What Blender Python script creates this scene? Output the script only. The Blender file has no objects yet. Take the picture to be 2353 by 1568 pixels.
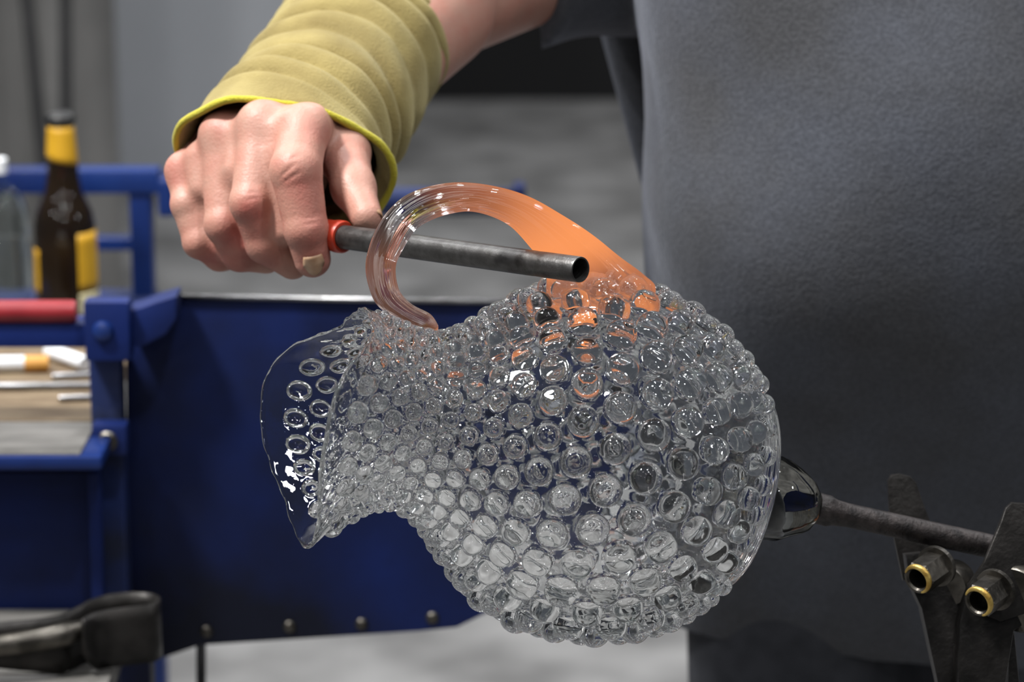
import bpy, bmesh, math, random
import numpy as np
from mathutils import Vector, Matrix, noise as mnoise

random.seed(7)
np.random.seed(7)
scene = bpy.context.scene
COL = scene.collection
R = math.radians

# ------------------------------------------------------------------ camera, world, lamps
W, Hh = 2353.0, 1568.0
LENS = 100.0
K = 36.0 / LENS / W                    # image-plane slope of one pixel
CAM_H, PITCH = 1.5, R(14.2)
FW = Vector((0, math.cos(PITCH), -math.sin(PITCH)))
UP = Vector((0, math.sin(PITCH), math.cos(PITCH)))
RT = Vector((1, 0, 0))
CAM = Vector((0, 0, CAM_H))

cd = bpy.data.cameras.new('camera')
cd.lens = LENS
cd.sensor_width = 36.0
cd.clip_start = 0.05
cd.dof.use_dof = True
cd.dof.focus_distance = 1.565
cd.dof.aperture_fstop = 8.0
cam = bpy.data.objects.new('camera', cd)
cam.location = CAM
cam.rotation_euler = (R(90) - PITCH, 0, 0)
COL.objects.link(cam)
scene.camera = cam

world = bpy.data.worlds.new('hall_air')
scene.world = world
world.use_nodes = True
wb = world.node_tree.nodes['Background']
wb.inputs[0].default_value = (0.80, 0.87, 1.0, 1)
wb.inputs[1].default_value = 0.078

def area(name, loc, size, power, color=(1, 1, 1), target=(0.0, 1.8, 1.0)):
    l = bpy.data.lights.new(name, 'AREA')
    l.shape = 'DISK'
    l.size = size
    l.energy = power
    l.color = color
    o = bpy.data.objects.new(name, l)
    o.location = loc
    o.rotation_euler = (Vector(target) - Vector(loc)).to_track_quat('-Z', 'Y').to_euler()
    COL.objects.link(o)
    return o

# hanging hall lamps (all above the frame)
area('hall_lamp', (-1.2, 1.35, 3.1), 0.34, 96, (1.0, 0.985, 0.96))
for (lx, ly, lz, lp) in [(0.5, 0.8, 3.6, 30), (-2.9, 1.9, 3.7, 36), (2.3, 1.3, 3.7, 26), (-0.7, 2.7, 3.7, 34), (1.1, 2.9, 3.7, 26),
                         (-2.2, 3.9, 3.8, 36), (0.3, 4.6, 3.8, 34), (2.9, 4.6, 3.8, 50), (-1.2, 6.0, 3.9, 70), (1.2, 7.2, 3.9, 62), (-3.0, 5.4, 3.9, 60),
                         (-0.2, -1.0, 3.6, 5), (-2.2, -0.6, 3.6, 6), (1.8, -0.6, 3.6, 6), (-1.0, 0.2, 3.6, 7), (0.9, 0.1, 3.6, 8)]:
    area('hall_lamp', (lx, ly, lz), 0.16, lp, (0.97, 0.98, 1.0), (lx, ly + 0.01, 0))
# small bright lamps added outside the frame to put glints on the hobnails
for (lx, ly, lz) in [(-1.6, -0.4, 2.3), (-0.5, -1.3, 2.2), (0.7, -0.9, 2.4), (1.7, 0.2, 2.2), (-2.3, 0.9, 2.1), (-0.9, -0.6, 2.9), (2.4, 1.4, 2.0), (0.3, -0.2, 2.7)]:
    area('glint_lamp', (lx, ly, lz), 0.07, 2.2, (1.0, 0.99, 0.97), (0.1, 1.7, 1.0))

scene.view_settings.view_transform = 'Standard'
scene.view_settings.look = 'None'
scene.view_settings.gamma = 1.0
scene.view_settings.use_curve_mapping = False
scene.view_settings.exposure = 0.0
scene.cycles.max_bounces = 22
scene.cycles.transmission_bounces = 20
scene.cycles.glossy_bounces = 14
scene.cycles.diffuse_bounces = 3
scene.cycles.caustics_reflective = False
scene.cycles.caustics_refractive = False
scene.cycles.sample_clamp_indirect = 40.0

# ------------------------------------------------------------------ photo-point helpers
def ray(px, py):
    return FW + RT * ((px - W / 2) * K) + UP * ((Hh / 2 - py) * K)

def P(px, py, d):                       # point at a distance d along the view axis
    return CAM + ray(px, py) * d

def PY(px, py, Y):                      # point in the vertical plane Y
    v = ray(px, py)
    return CAM + v * (Y / v.y)

def PZ(px, py, z):                      # point in the horizontal plane z
    v = ray(px, py)
    return CAM + v * ((z - CAM_H) / v.z)

# ------------------------------------------------------------------ materials
def mat(name):
    m = bpy.data.materials.new(name)
    m.use_nodes = True
    nt = m.node_tree
    return m, nt, nt.nodes['Principled BSDF']

def N(nt, kind, **kw):
    n = nt.nodes.new(kind)
    for k, v in kw.items():
        setattr(n, k, v)
    return n

def noisy(name, c1, c2, scale=20, rough=0.6, metallic=0.0, bump=0.0, bscale=None, detail=5, lo=0.35, hi=0.65,
          spec=0.5, stretch=(1, 1, 1), coat=0.0):
    m, nt, b = mat(name)
    tc = N(nt, 'ShaderNodeTexCoord')
    mp = N(nt, 'ShaderNodeMapping')
    mp.inputs['Scale'].default_value = stretch
    nt.links.new(tc.outputs['Object'], mp.inputs['Vector'])
    nz = N(nt, 'ShaderNodeTexNoise')
    nz.inputs['Scale'].default_value = scale
    nz.inputs['Detail'].default_value = detail
    nt.links.new(mp.outputs[0], nz.inputs['Vector'])
    cr = N(nt, 'ShaderNodeValToRGB')
    cr.color_ramp.elements[0].position = lo
    cr.color_ramp.elements[1].position = hi
    cr.color_ramp.elements[0].color = (*c1, 1)
    cr.color_ramp.elements[1].color = (*c2, 1)
    nt.links.new(nz.outputs['Fac'], cr.inputs['Fac'])
    nt.links.new(cr.outputs[0], b.inputs['Base Color'])
    b.inputs['Roughness'].default_value = rough
    b.inputs['Metallic'].default_value = metallic
    b.inputs['Specular IOR Level'].default_value = spec
    b.inputs['Coat Weight'].default_value = coat
    if bump:
        n2 = N(nt, 'ShaderNodeTexNoise')
        n2.inputs['Scale'].default_value = bscale or scale * 4
        n2.inputs['Detail'].default_value = 6
        nt.links.new(mp.outputs[0], n2.inputs['Vector'])
        bp = N(nt, 'ShaderNodeBump')
        bp.inputs['Strength'].default_value = bump
        bp.inputs['Distance'].default_value = 0.002
        nt.links.new(n2.outputs['Fac'], bp.inputs['Height'])
        nt.links.new(bp.outputs[0], b.inputs['Normal'])
    return m

def glass_mat(name, color=(1, 1, 1), ior=1.5):
    m = bpy.data.materials.new(name)
    m.use_nodes = True
    nt = m.node_tree
    nt.nodes.remove(nt.nodes['Principled BSDF'])
    g = N(nt, 'ShaderNodeBsdfGlass')
    g.inputs['Color'].default_value = (*color, 1)
    g.inputs['Roughness'].default_value = 0.0
    g.inputs['IOR'].default_value = ior
    nt.links.new(g.outputs[0], nt.nodes['Material Output'].inputs['Surface'])
    return m

M = {}
M['glass'] = glass_mat('clear_glass', (0.985, 0.99, 0.99), 1.5)
M['knob_glass'] = glass_mat('smoky_glass', (0.5, 0.5, 0.48), 1.5)
M['blue'] = noisy('blue_paint', (0.0025, 0.0045, 0.017), (0.0025, 0.0145, 0.112), 4, 0.55, 0, 0.15, 120, spec=0.3, lo=0.36, hi=0.6)
M['blue_light'] = noisy('blue_paint_lighter', (0.002, 0.012, 0.085), (0.006, 0.028, 0.15), 9, 0.4, 0, 0.1, 90)  # lighter variant of the blue, also paints in the lower rail's lit top
M['soot_blue'] = noisy('blue_paint_rust', (0.010, 0.012, 0.018), (0.006, 0.020, 0.11), 16, 0.6, 0, 0.3, 150)
M['dark_steel'] = noisy('dark_steel', (0.012, 0.011, 0.010), (0.035, 0.032, 0.03), 40, 0.42, 0.6, 0.25, 300)
M['edge_steel'] = noisy('worn_steel', (0.05, 0.046, 0.04), (0.13, 0.12, 0.105), 60, 0.35, 0.9, 0.2, 300)
M['steel'] = noisy('bare_steel', (0.20, 0.20, 0.20), (0.38, 0.38, 0.39), 60, 0.3, 1.0, 0.1, 300, stretch=(1, 8, 8))
M['rod'] = noisy('scaled_iron', (0.014, 0.012, 0.012), (0.05, 0.042, 0.04), 120, 0.45, 0.5, 0.35, 500)
M['tube'] = noisy('grey_tube_steel', (0.055, 0.052, 0.05), (0.10, 0.098, 0.095), 150, 0.36, 0.75, 0.12, 700)
M['brass'] = noisy('worn_brass', (0.30, 0.18, 0.035), (0.55, 0.40, 0.12), 150, 0.4, 0.7, 0.3, 400)
M['red_grip'] = noisy('red_rubber', (0.40, 0.03, 0.012), (0.55, 0.06, 0.025), 60, 0.38)
M['red_tube'] = noisy('red_paint', (0.22, 0.012, 0.018), (0.29, 0.02, 0.026), 30, 0.35)
M['floor'] = noisy('concrete', (0.115, 0.113, 0.110), (0.235, 0.231, 0.226), 4.2, 0.75, 0, 0.2, 60, detail=8, lo=0.36, hi=0.62)
M['wall'] = noisy('grey_wall_paint', (0.40, 0.415, 0.44), (0.46, 0.475, 0.50), 1.2, 0.8)
M['curtain'] = noisy('grey_sheet', (0.10, 0.098, 0.094), (0.16, 0.156, 0.15), 3, 0.7)
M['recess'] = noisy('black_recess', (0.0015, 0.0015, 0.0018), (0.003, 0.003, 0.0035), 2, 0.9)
M['iron_black'] = noisy('black_iron', (0.008, 0.008, 0.009), (0.016, 0.015, 0.016), 40, 0.6)
M['wood'] = noisy('scorched_wood', (0.09, 0.055, 0.025), (0.20, 0.145, 0.085), 18, 0.75, 0, 0.4, 120, stretch=(1, 5, 5))
M['grey_board'] = noisy('grey_board', (0.075, 0.072, 0.066), (0.165, 0.158, 0.148), 14, 0.7, 0, 0.3, 120, stretch=(1, 4, 4))
M['white'] = noisy('white_paint', (0.72, 0.74, 0.77), (0.82, 0.84, 0.86), 40, 0.5)
M['orange_end'] = noisy('orange_paper', (0.55, 0.26, 0.05), (0.66, 0.34, 0.08), 40, 0.6)
M['bottle'] = noisy('brown_bottle_glass', (0.008, 0.005, 0.003), (0.016, 0.009, 0.004), 20, 0.06, spec=0.6)
M['cap'] = noisy('dark_cap', (0.012, 0.012, 0.012), (0.03, 0.03, 0.03), 60, 0.4, 0.3)
M['label_yellow'] = noisy('yellow_label', (0.50, 0.26, 0.008), (0.58, 0.32, 0.012), 12, 0.5)
M['label_cream'] = noisy('cream_label', (0.55, 0.48, 0.26), (0.66, 0.6, 0.4), 30, 0.5)
M['plastic'] = glass_mat('clear_plastic', (0.93, 0.95, 0.95), 1.25)
M['trouser'] = noisy('dark_denim', (0.018, 0.020, 0.026), (0.03, 0.032, 0.04), 60, 0.9, 0, 0.4, 500)
M['shoe'] = noisy('shoe_leather', (0.02, 0.016, 0.013), (0.04, 0.03, 0.025), 40, 0.5)
M['nail'] = noisy('fingernail', (0.36, 0.20, 0.11), (0.46, 0.30, 0.19), 160, 0.35)

def wall_plain():
    pass

# shirt: dark blue-grey cotton, faded patches, lint specks
def shirt_mat():
    m, nt, b = mat('grey_cotton')
    tc = N(nt, 'ShaderNodeTexCoord')
    n1 = N(nt, 'ShaderNodeTexNoise'); n1.inputs['Scale'].default_value = 9; n1.inputs['Detail'].default_value = 6
    n2 = N(nt, 'ShaderNodeTexNoise'); n2.inputs['Scale'].default_value = 420; n2.inputs['Detail'].default_value = 3
    n3 = N(nt, 'ShaderNodeTexVoronoi'); n3.inputs['Scale'].default_value = 230
    for n in (n1, n2, n3):
        nt.links.new(tc.outputs['Object'], n.inputs['Vector'])
    c1 = N(nt, 'ShaderNodeValToRGB')
    c1.color_ramp.elements[0].position = 0.36; c1.color_ramp.elements[0].color = (0.058, 0.059, 0.064, 1)
    c1.color_ramp.elements[1].position = 0.64; c1.color_ramp.elements[1].color = (0.070, 0.075, 0.090, 1)
    nt.links.new(n1.outputs['Fac'], c1.inputs['Fac'])
    c2 = N(nt, 'ShaderNodeValToRGB')
    c2.color_ramp.elements[0].position = 0.38; c2.color_ramp.elements[0].color = (0.82, 0.82, 0.82, 1)
    c2.color_ramp.elements[1].position = 0.66; c2.color_ramp.elements[1].color = (1.16, 1.16, 1.15, 1)
    nt.links.new(n2.outputs['Fac'], c2.inputs['Fac'])
    mu = N(nt, 'ShaderNodeMix', data_type='RGBA', blend_type='MULTIPLY')
    mu.inputs[0].default_value = 1.0
    nt.links.new(c1.outputs[0], mu.inputs[6]); nt.links.new(c2.outputs[0], mu.inputs[7])
    c3 = N(nt, 'ShaderNodeValToRGB')
    c3.color_ramp.elements[0].position = 0.06; c3.color_ramp.elements[0].color = (1, 1, 1, 1)
    c3.color_ramp.elements[1].position = 0.14; c3.color_ramp.elements[1].color = (0, 0, 0, 1)
    nt.links.new(n3.outputs['Distance'], c3.inputs['Fac'])
    mx = N(nt, 'ShaderNodeMix', data_type='RGBA')
    nt.links.new(c3.outputs[0], mx.inputs[0]); nt.links.new(mu.outputs[2], mx.inputs[6])
    mx.inputs[7].default_value = (0.028, 0.027, 0.026, 1)
    nt.links.new(mx.outputs[2], b.inputs['Base Color'])
    b.inputs['Roughness'].default_value = 0.95
    b.inputs['Specular IOR Level'].default_value = 0.2
    b.inputs['Sheen Weight'].default_value = 0.35
    b.inputs['Sheen Roughness'].default_value = 0.4
    b.inputs['Sheen Tint'].default_value = (0.8, 0.85, 1.0, 1)
    bp = N(nt, 'ShaderNodeBump'); bp.inputs['Strength'].default_value = 0.5; bp.inputs['Distance'].default_value = 0.0016
    ad = N(nt, 'ShaderNodeMath', operation='MULTIPLY_ADD'); ad.inputs[1].default_value = 1.6
    n4 = N(nt, 'ShaderNodeTexNoise'); n4.inputs['Scale'].default_value = 45; n4.inputs['Detail'].default_value = 5
    nt.links.new(tc.outputs['Object'], n4.inputs['Vector'])
    nt.links.new(n4.outputs['Fac'], ad.inputs[0]); nt.links.new(n2.outputs['Fac'], ad.inputs[2])
    nt.links.new(ad.outputs[0], bp.inputs['Height'])
    nt.links.new(bp.outputs[0], b.inputs['Normal'])
    return m
M['shirt'] = shirt_mat()

def felt_mat(name, c1, c2):
    m = noisy(name, c1, c2, 26, 0.95, 0, 0.5, 700, spec=0.15, lo=0.3, hi=0.62)
    b = m.node_tree.nodes['Principled BSDF']
    b.inputs['Sheen Weight'].default_value = 0.25
    b.inputs['Sheen Tint'].default_value = (1.0, 0.95, 0.6, 1)
    return m
M['felt'] = felt_mat('yellow_felt', (0.18, 0.136, 0.05), (0.275, 0.218, 0.084))
M['felt_edge'] = felt_mat('bright_yellow_edge', (0.33, 0.285, 0.018), (0.44, 0.39, 0.04))

def skin_mat():
    m, nt, b = mat('skin')
    at = N(nt, 'ShaderNodeAttribute', attribute_name='redness')
    tc = N(nt, 'ShaderNodeTexCoord')
    n1 = N(nt, 'ShaderNodeTexNoise'); n1.inputs['Scale'].default_value = 70; n1.inputs['Detail'].default_value = 5
    nt.links.new(tc.outputs['Object'], n1.inputs['Vector'])
    ad = N(nt, 'ShaderNodeMath', operation='MULTIPLY_ADD'); ad.inputs[1].default_value = 0.75
    nt.links.new(n1.outputs['Fac'], ad.inputs[0]); nt.links.new(at.outputs['Fac'], ad.inputs[2])
    cr = N(nt, 'ShaderNodeValToRGB')
    e = cr.color_ramp.elements
    e[0].position = 0.12; e[0].color = (0.42, 0.248, 0.190, 1)
    e[1].position = 1.0; e[1].color = (0.34, 0.090, 0.072, 1)
    k = e.new(0.45); k.color = (0.42, 0.205, 0.155, 1)
    nt.links.new(ad.outputs[0], cr.inputs['Fac'])
    nt.links.new(cr.outputs[0], b.inputs['Base Color'])
    b.inputs['Roughness'].default_value = 0.48
    b.inputs['Specular IOR Level'].default_value = 0.38
    b.inputs['Subsurface Weight'].default_value = 0.12
    b.inputs['Subsurface Radius'].default_value = (1.0, 0.35, 0.2)
    b.inputs['Subsurface Scale'].default_value = 0.004
    n2 = N(nt, 'ShaderNodeTexNoise'); n2.inputs['Scale'].default_value = 420; n2.inputs['Detail'].default_value = 4
    vo = N(nt, 'ShaderNodeTexVoronoi'); vo.inputs['Scale'].default_value = 620
    nt.links.new(tc.outputs['Object'], n2.inputs['Vector']); nt.links.new(tc.outputs['Object'], vo.inputs['Vector'])
    a2 = N(nt, 'ShaderNodeMath', operation='MULTIPLY_ADD'); a2.inputs[1].default_value = 0.5
    nt.links.new(vo.outputs['Distance'], a2.inputs[0]); nt.links.new(n2.outputs['Fac'], a2.inputs[2])
    bp = N(nt, 'ShaderNodeBump'); bp.inputs['Strength'].default_value = 0.28; bp.inputs['Distance'].default_value = 0.0008
    nt.links.new(a2.outputs[0], bp.inputs['Height'])
    nt.links.new(bp.outputs[0], b.inputs['Normal'])
    return m
M['skin'] = skin_mat()

def hot_glass():
    m = bpy.data.materials.new('hot_glass')
    m.use_nodes = True
    nt = m.node_tree
    nt.nodes.remove(nt.nodes['Principled BSDF'])
    at = N(nt, 'ShaderNodeAttribute', attribute_name='glow')
    g = N(nt, 'ShaderNodeBsdfGlass'); g.inputs['IOR'].default_value = 1.5
    g.inputs['Roughness'].default_value = 0.0
    em = N(nt, 'ShaderNodeEmission')
    cr = N(nt, 'ShaderNodeValToRGB')
    e = cr.color_ramp.elements
    e[0].position = 0.0; e[0].color = (0.26, 0.10, 0.055, 1)
    e[1].position = 1.0; e[1].color = (1.0, 0.33, 0.11, 1)
    k = e.new(0.5); k.color = (0.52, 0.17, 0.075, 1)
    nt.links.new(at.outputs['Fac'], cr.inputs['Fac'])
    nt.links.new(cr.outputs[0], em.inputs['Color'])
    em.inputs['Strength'].default_value = 1.0
    mx = N(nt, 'ShaderNodeMixShader')
    mr = N(nt, 'ShaderNodeMapRange')
    mr.inputs['From Max'].default_value = 1.0; mr.inputs['To Max'].default_value = 0.82
    nt.links.new(at.outputs['Fac'], mr.inputs['Value'])
    nt.links.new(mr.outputs[0], mx.inputs['Fac'])
    nt.links.new(g.outputs[0], mx.inputs[1]); nt.links.new(em.outputs[0], mx.inputs[2])
    nt.links.new(mx.outputs[0], nt.nodes['Material Output'].inputs['Surface'])
    return m
M['hot_glass'] = hot_glass()

# ------------------------------------------------------------------ object helpers
def link_mesh(name, me, m=None, parent=None):
    o = bpy.data.objects.new(name, me)
    COL.objects.link(o)
    if m is not None:
        me.materials.append(M[m] if isinstance(m, str) else m)
    if parent is not None:
        o.parent = parent
        o.matrix_parent_inverse = parent.matrix_world.inverted() if False else Matrix.Translation(-parent.location)
    return o

def mesh(name, verts, faces, m=None, parent=None, smooth=False):
    me = bpy.data.meshes.new(name)
    me.from_pydata([tuple(v) for v in verts], [], [tuple(f) for f in faces])
    me.update()
    if smooth:
        me.shade_smooth()
    return link_mesh(name, me, m, parent)

def bobj(name, bm, m=None, parent=None, smooth=False, bevel=0.0):
    if bevel:
        bmesh.ops.bevel(bm, geom=[e for e in bm.edges if e.is_manifold and e.calc_face_angle(0) > 0.5], offset=bevel, segments=2,
                        affect='EDGES', profile=0.6)
    bmesh.ops.recalc_face_normals(bm, faces=bm.faces)
    me = bpy.data.meshes.new(name)
    bm.to_mesh(me)
    bm.free()
    if smooth:
        me.shade_smooth()
        me.set_sharp_from_angle(angle=R(40))
    return link_mesh(name, me, m, parent)

def thing(name, label, cat, loc, group=None):
    o = bpy.data.objects.new(name, None)
    COL.objects.link(o)
    o.location = loc
    o.empty_display_size = 0.05
    tag(o, label, cat, group)
    return o

def tag(o, label, cat, group=None):
    o['label'] = label
    o['category'] = cat
    if group:
        o['group'] = group
    return o

def struct(o):
    o['kind'] = 'structure'
    return o

def box_bm(x0, x1, y0, y1, z0, z1):
    bm = bmesh.new()
    bmesh.ops.create_cube(bm, size=1.0)
    for v in bm.verts:
        v.co = Vector(((x0 + x1) / 2 + v.co.x * (x1 - x0), (y0 + y1) / 2 + v.co.y * (y1 - y0),
                       (z0 + z1) / 2 + v.co.z * (z1 - z0)))
    return bm

def rbox(px0, py0, px1, py1, Y, depth, z0=None):
    pm = (py0 + py1) / 2
    a, b = PY(px0, pm, Y), PY(px1, pm, Y)
    zt = PY(px0, py0, Y).z
    zb = PY(px0, py1, Y).z if z0 is None else z0
    return box_bm(a.x, b.x, Y, Y + depth, zb, zt)

def poly_bm(pts3, ext):
    bm = bmesh.new()
    vs = [bm.verts.new(p) for p in pts3]
    f = bm.faces.new(vs)
    r = bmesh.ops.extrude_face_region(bm, geom=[f])
    for v in r['geom']:
        if isinstance(v, bmesh.types.BMVert):
            v.co += Vector(ext)
    return bm

def frame_of(axis):
    a = Vector(axis).normalized()
    h = Vector((0, 0, 1)) if abs(a.z) < 0.9 else Vector((1, 0, 0))
    u = a.cross(h).normalized()
    v = a.cross(u).normalized()
    return a, u, v

def lathe_bm(origin, axis, prof, seg=32, caps=True):
    a, u, v = frame_of(axis)
    o = Vector(origin)
    bm = bmesh.new()
    rings = []
    for (t, r) in prof:
        rings.append([bm.verts.new(o + a * t + (u * math.cos(2 * math.pi * i / seg) + v * math.sin(2 * math.pi * i / seg)) * max(r, 1e-5))
                      for i in range(seg)])
    for A, B in zip(rings, rings[1:]):
        for i in range(seg):
            bm.faces.new((A[i], A[(i + 1) % seg], B[(i + 1) % seg], B[i]))
    if caps:
        bm.faces.new(rings[0][::-1])
        bm.faces.new(rings[-1])
    return bm

def cyl_bm(p, q, r, seg=24, r2=None):
    p, q = Vector(p), Vector(q)
    L = (q - p).length
    return lathe_bm(p, q - p, [(0, r), (L, r if r2 is None else r2)], seg)

def tube_verts(pts, radii, seg=12, closed=False):
    verts, faces = [], []
    n = len(pts)
    pts = [Vector(p) for p in pts]
    u = None
    for i in range(n):
        if closed:
            t = (pts[(i + 1) % n] - pts[i - 1]).normalized()
        else:
            t = (pts[min(i + 1, n - 1)] - pts[max(i - 1, 0)]).normalized()
        if u is None:
            u = frame_of(t)[1]
        u = (u - t * u.dot(t)).normalized()
        w = t.cross(u)
        r = radii[i] if hasattr(radii, '__len__') else radii
        for k in range(seg):
            a = 2 * math.pi * k / seg
            verts.append(pts[i] + (u * math.cos(a) + w * math.sin(a)) * r)
    for i in range(n if closed else n - 1):
        j = (i + 1) % n
        for k in range(seg):
            k2 = (k + 1) % seg
            faces.append((i * seg + k, i * seg + k2, j * seg + k2, j * seg + k))
    if not closed:
        faces.append(tuple(range(seg))[::-1])
        faces.append(tuple((n - 1) * seg + k for k in range(seg)))
    return verts, faces

def catmull(pts, sub):
    pts = np.array(pts, float)
    n = len(pts)
    out = []
    for i in range(n - 1):
        p0, p1, p2, p3 = pts[max(i - 1, 0)], pts[i], pts[i + 1], pts[min(i + 2, n - 1)]
        for s in range(sub):
            t = s / sub
            out.append(0.5 * ((2 * p1) + (-p0 + p2) * t + (2 * p0 - 5 * p1 + 4 * p2 - p3) * t * t + (-p0 + 3 * p1 - 3 * p2 + p3) * t ** 3))
    out.append(pts[-1])
    return np.array(out)

# ------------------------------------------------------------------ implicit surfaces (for the figure)
def surface_nets(f, xs, ys, zs):
    nx, ny, nz = f.shape
    s = f < 0
    cnt = np.zeros((nx - 1, ny - 1, nz - 1), np.int8)
    for a in (0, 1):
        for b in (0, 1):
            for c in (0, 1):
                cnt += s[a:nx - 1 + a, b:ny - 1 + b, c:nz - 1 + c]
    I, J, Kk = np.nonzero((cnt > 0) & (cnt < 8))
    acc = np.zeros((len(I), 3)); num = np.zeros(len(I))
    co = [(a, b, c) for a in (0, 1) for b in (0, 1) for c in (0, 1)]
    for p in co:
        for ax in range(3):
            if p[ax] == 1:
                continue
            q = list(p); q[ax] = 1
            f0 = f[I + p[0], J + p[1], Kk + p[2]]; f1 = f[I + q[0], J + q[1], Kk + q[2]]
            cr = (f0 < 0) != (f1 < 0)
            t = np.where(cr, f0 / np.where(cr, f0 - f1, 1), 0)
            A = np.stack([xs[I + p[0]], ys[J + p[1]], zs[Kk + p[2]]], 1)
            B = np.stack([xs[I + q[0]], ys[J + q[1]], zs[Kk + q[2]]], 1)
            acc += np.where(cr[:, None], A + (B - A) * t[:, None], 0)
            num += cr
    V = acc / num[:, None]
    idx = -np.ones(cnt.shape, np.int64)
    idx[I, J, Kk] = np.arange(len(I))
    quads = []
    def emit(e0, e1, off, sl):
        i, j, k = np.nonzero(e0 != e1)
        i, j, k = i + sl[0], j + sl[1], k + sl[2]
        ins = s[i, j, k]
        (a1, a2) = off
        def g(m, n):
            return idx[i - m * a1[0] - n * a2[0], j - m * a1[1] - n * a2[1], k - m * a1[2] - n * a2[2]]
        q = np.stack([g(1, 1), g(0, 1), g(0, 0), g(1, 0)], 1)
        q[~ins] = q[~ins][:, ::-1]
        quads.append(q)
    emit(s[:-1, 1:-1, 1:-1], s[1:, 1:-1, 1:-1], ((0, 1, 0), (0, 0, 1)), (0, 1, 1))
    emit(s[1:-1, :-1, 1:-1], s[1:-1, 1:, 1:-1], ((0, 0, 1), (1, 0, 0)), (1, 0, 1))
    emit(s[1:-1, 1:-1, :-1], s[1:-1, 1:-1, 1:], ((1, 0, 0), (0, 1, 0)), (1, 1, 0))
    return V, np.concatenate(quads)

def smin(a, b, k):
    h = np.clip(0.5 + 0.5 * (b - a) / k, 0, 1)
    return b + (a - b) * h - k * h * (1 - h)

def smax(a, b, k):
    return -smin(-a, -b, k)

def rcone(G, a, b, ra, rb):
    a, b = np.array(a, np.float32), np.array(b, np.float32)
    ab = b - a
    L = float(ab @ ab) + 1e-12
    t = ((G[0] - a[0]) * ab[0] + (G[1] - a[1]) * ab[1] + (G[2] - a[2]) * ab[2]) / L
    t = np.clip(t, 0, 1)
    d = np.sqrt((G[0] - a[0] - t * ab[0]) ** 2 + (G[1] - a[1] - t * ab[1]) ** 2 + (G[2] - a[2] - t * ab[2]) ** 2)
    return d - (ra + (rb - ra) * t)

def ball(G, c, r):
    return np.sqrt((G[0] - c[0]) ** 2 + (G[1] - c[1]) ** 2 + (G[2] - c[2]) ** 2) - r

def grid(xs, ys, zs):
    return [xs[:, None, None].astype(np.float32), ys[None, :, None].astype(np.float32), zs[None, None, :].astype(np.float32)]

def np_mesh(name, V, F, m, parent, smooth=True):
    me = bpy.data.meshes.new(name)
    me.vertices.add(len(V)); me.vertices.foreach_set('co', np.asarray(V, np.float32).ravel())
    k = F.shape[1]
    me.loops.add(F.size); me.loops.foreach_set('vertex_index', F.astype(np.int32).ravel())
    me.polygons.add(len(F)); me.polygons.foreach_set('loop_start', np.arange(0, F.size, k, dtype=np.int32))
    me.polygons.foreach_set('loop_total', np.full(len(F), k, np.int32))
    me.update(calc_edges=True)
    me.validate()
    if smooth:
        me.shade_smooth()
    return link_mesh(name, me, m, parent)

# ================================================================== THE SETTING
fl = bobj('floor', box_bm(-7, 7, -3, 14, -0.1, 0), 'floor'); struct(fl)
# corrugated sheet partition on the far left
pts = []
xr = PY(255, 200, 6.0).x
n = 90
for i in range(n + 1):
    x = -4.5 + (xr + 4.5) * i / n
    pts.append(Vector((x, 6.0 + 0.05 * math.sin(x * 34) + 0.02 * math.sin(x * 13 + 1), 0)))
vs = [p + Vector((0, 0, h)) for h in (0, 4.2) for p in pts] + [p + Vector((0, 0.05, h)) for h in (0, 4.2) for p in pts]
fs = []
m_ = n + 1
for i in range(n):
    fs += [(i, i + 1, m_ + i + 1, m_ + i), (2 * m_ + i, 3 * m_ + i, 3 * m_ + i + 1, 2 * m_ + i + 1)]
fs += [(n, 2 * m_ + n, 3 * m_ + n, m_ + n)]
o = mesh('wall_left', vs, fs, 'curtain', smooth=True); o['kind'] = 'structure'
xa, xb = PY(150, 200, 7.6).x, PY(800, 200, 7.6).x
struct(bobj('wall_back', box_bm(xa, xb, 7.6, 7.75, 0, 4.4), 'wall'))
struct(bobj('wall_recess', box_bm(xb - 0.3, 6.5, 9.1, 9.2, 0, 4.4), 'recess'))  # flat wall, the dark of an opening is put into its near-black colour

# ================================================================== GLASS PITCHER
B0 = (1380.0, 1060.0)
D0 = 1.6
S0 = D0 * K
TILT, YAW = R(13), R(18)
ax_img = RT * math.cos(TILT) - UP * math.sin(TILT)           # axis direction inside the image plane
A3 = (ax_img * math.cos(YAW) + FW * math.sin(YAW)).normalized()   # towards the base
DN3 = (-RT * math.sin(TILT) - UP * math.cos(TILT)).normalized()   # spout side (down)
NR3 = A3.cross(DN3).normalized()
if NR3.dot(FW) > 0:
    NR3 = -NR3                                                # towards the camera
BC = P(B0[0], B0[1], D0)
MAP = np.array([list(A3), list(-DN3), list(NR3)])            # axis, handle side, near side

prof = np.array([(352, 200), (350, 222), (339, 239), (318, 248), (300, 260), (270, 290), (228, 322), (170, 355), (80, 383), (-20, 392), (-120, 381), (-210, 350),
                 (-290, 296), (-350, 246), (-400, 214), (-450, 197), (-480, 195)], float)
prof = catmull(prof, 12)
arc = np.concatenate([[0], np.cumsum(np.hypot(*np.diff(prof, axis=0).T))])
ARC_BODY = arc[-1]
T_NECK = -480.0
ARC_MOUTH = 225.0
ARC_ALL = ARC_BODY + ARC_MOUTH

def sstep(x):
    x = np.clip(x, 0, 1)
    return x * x * (3 - 2 * x)

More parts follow.
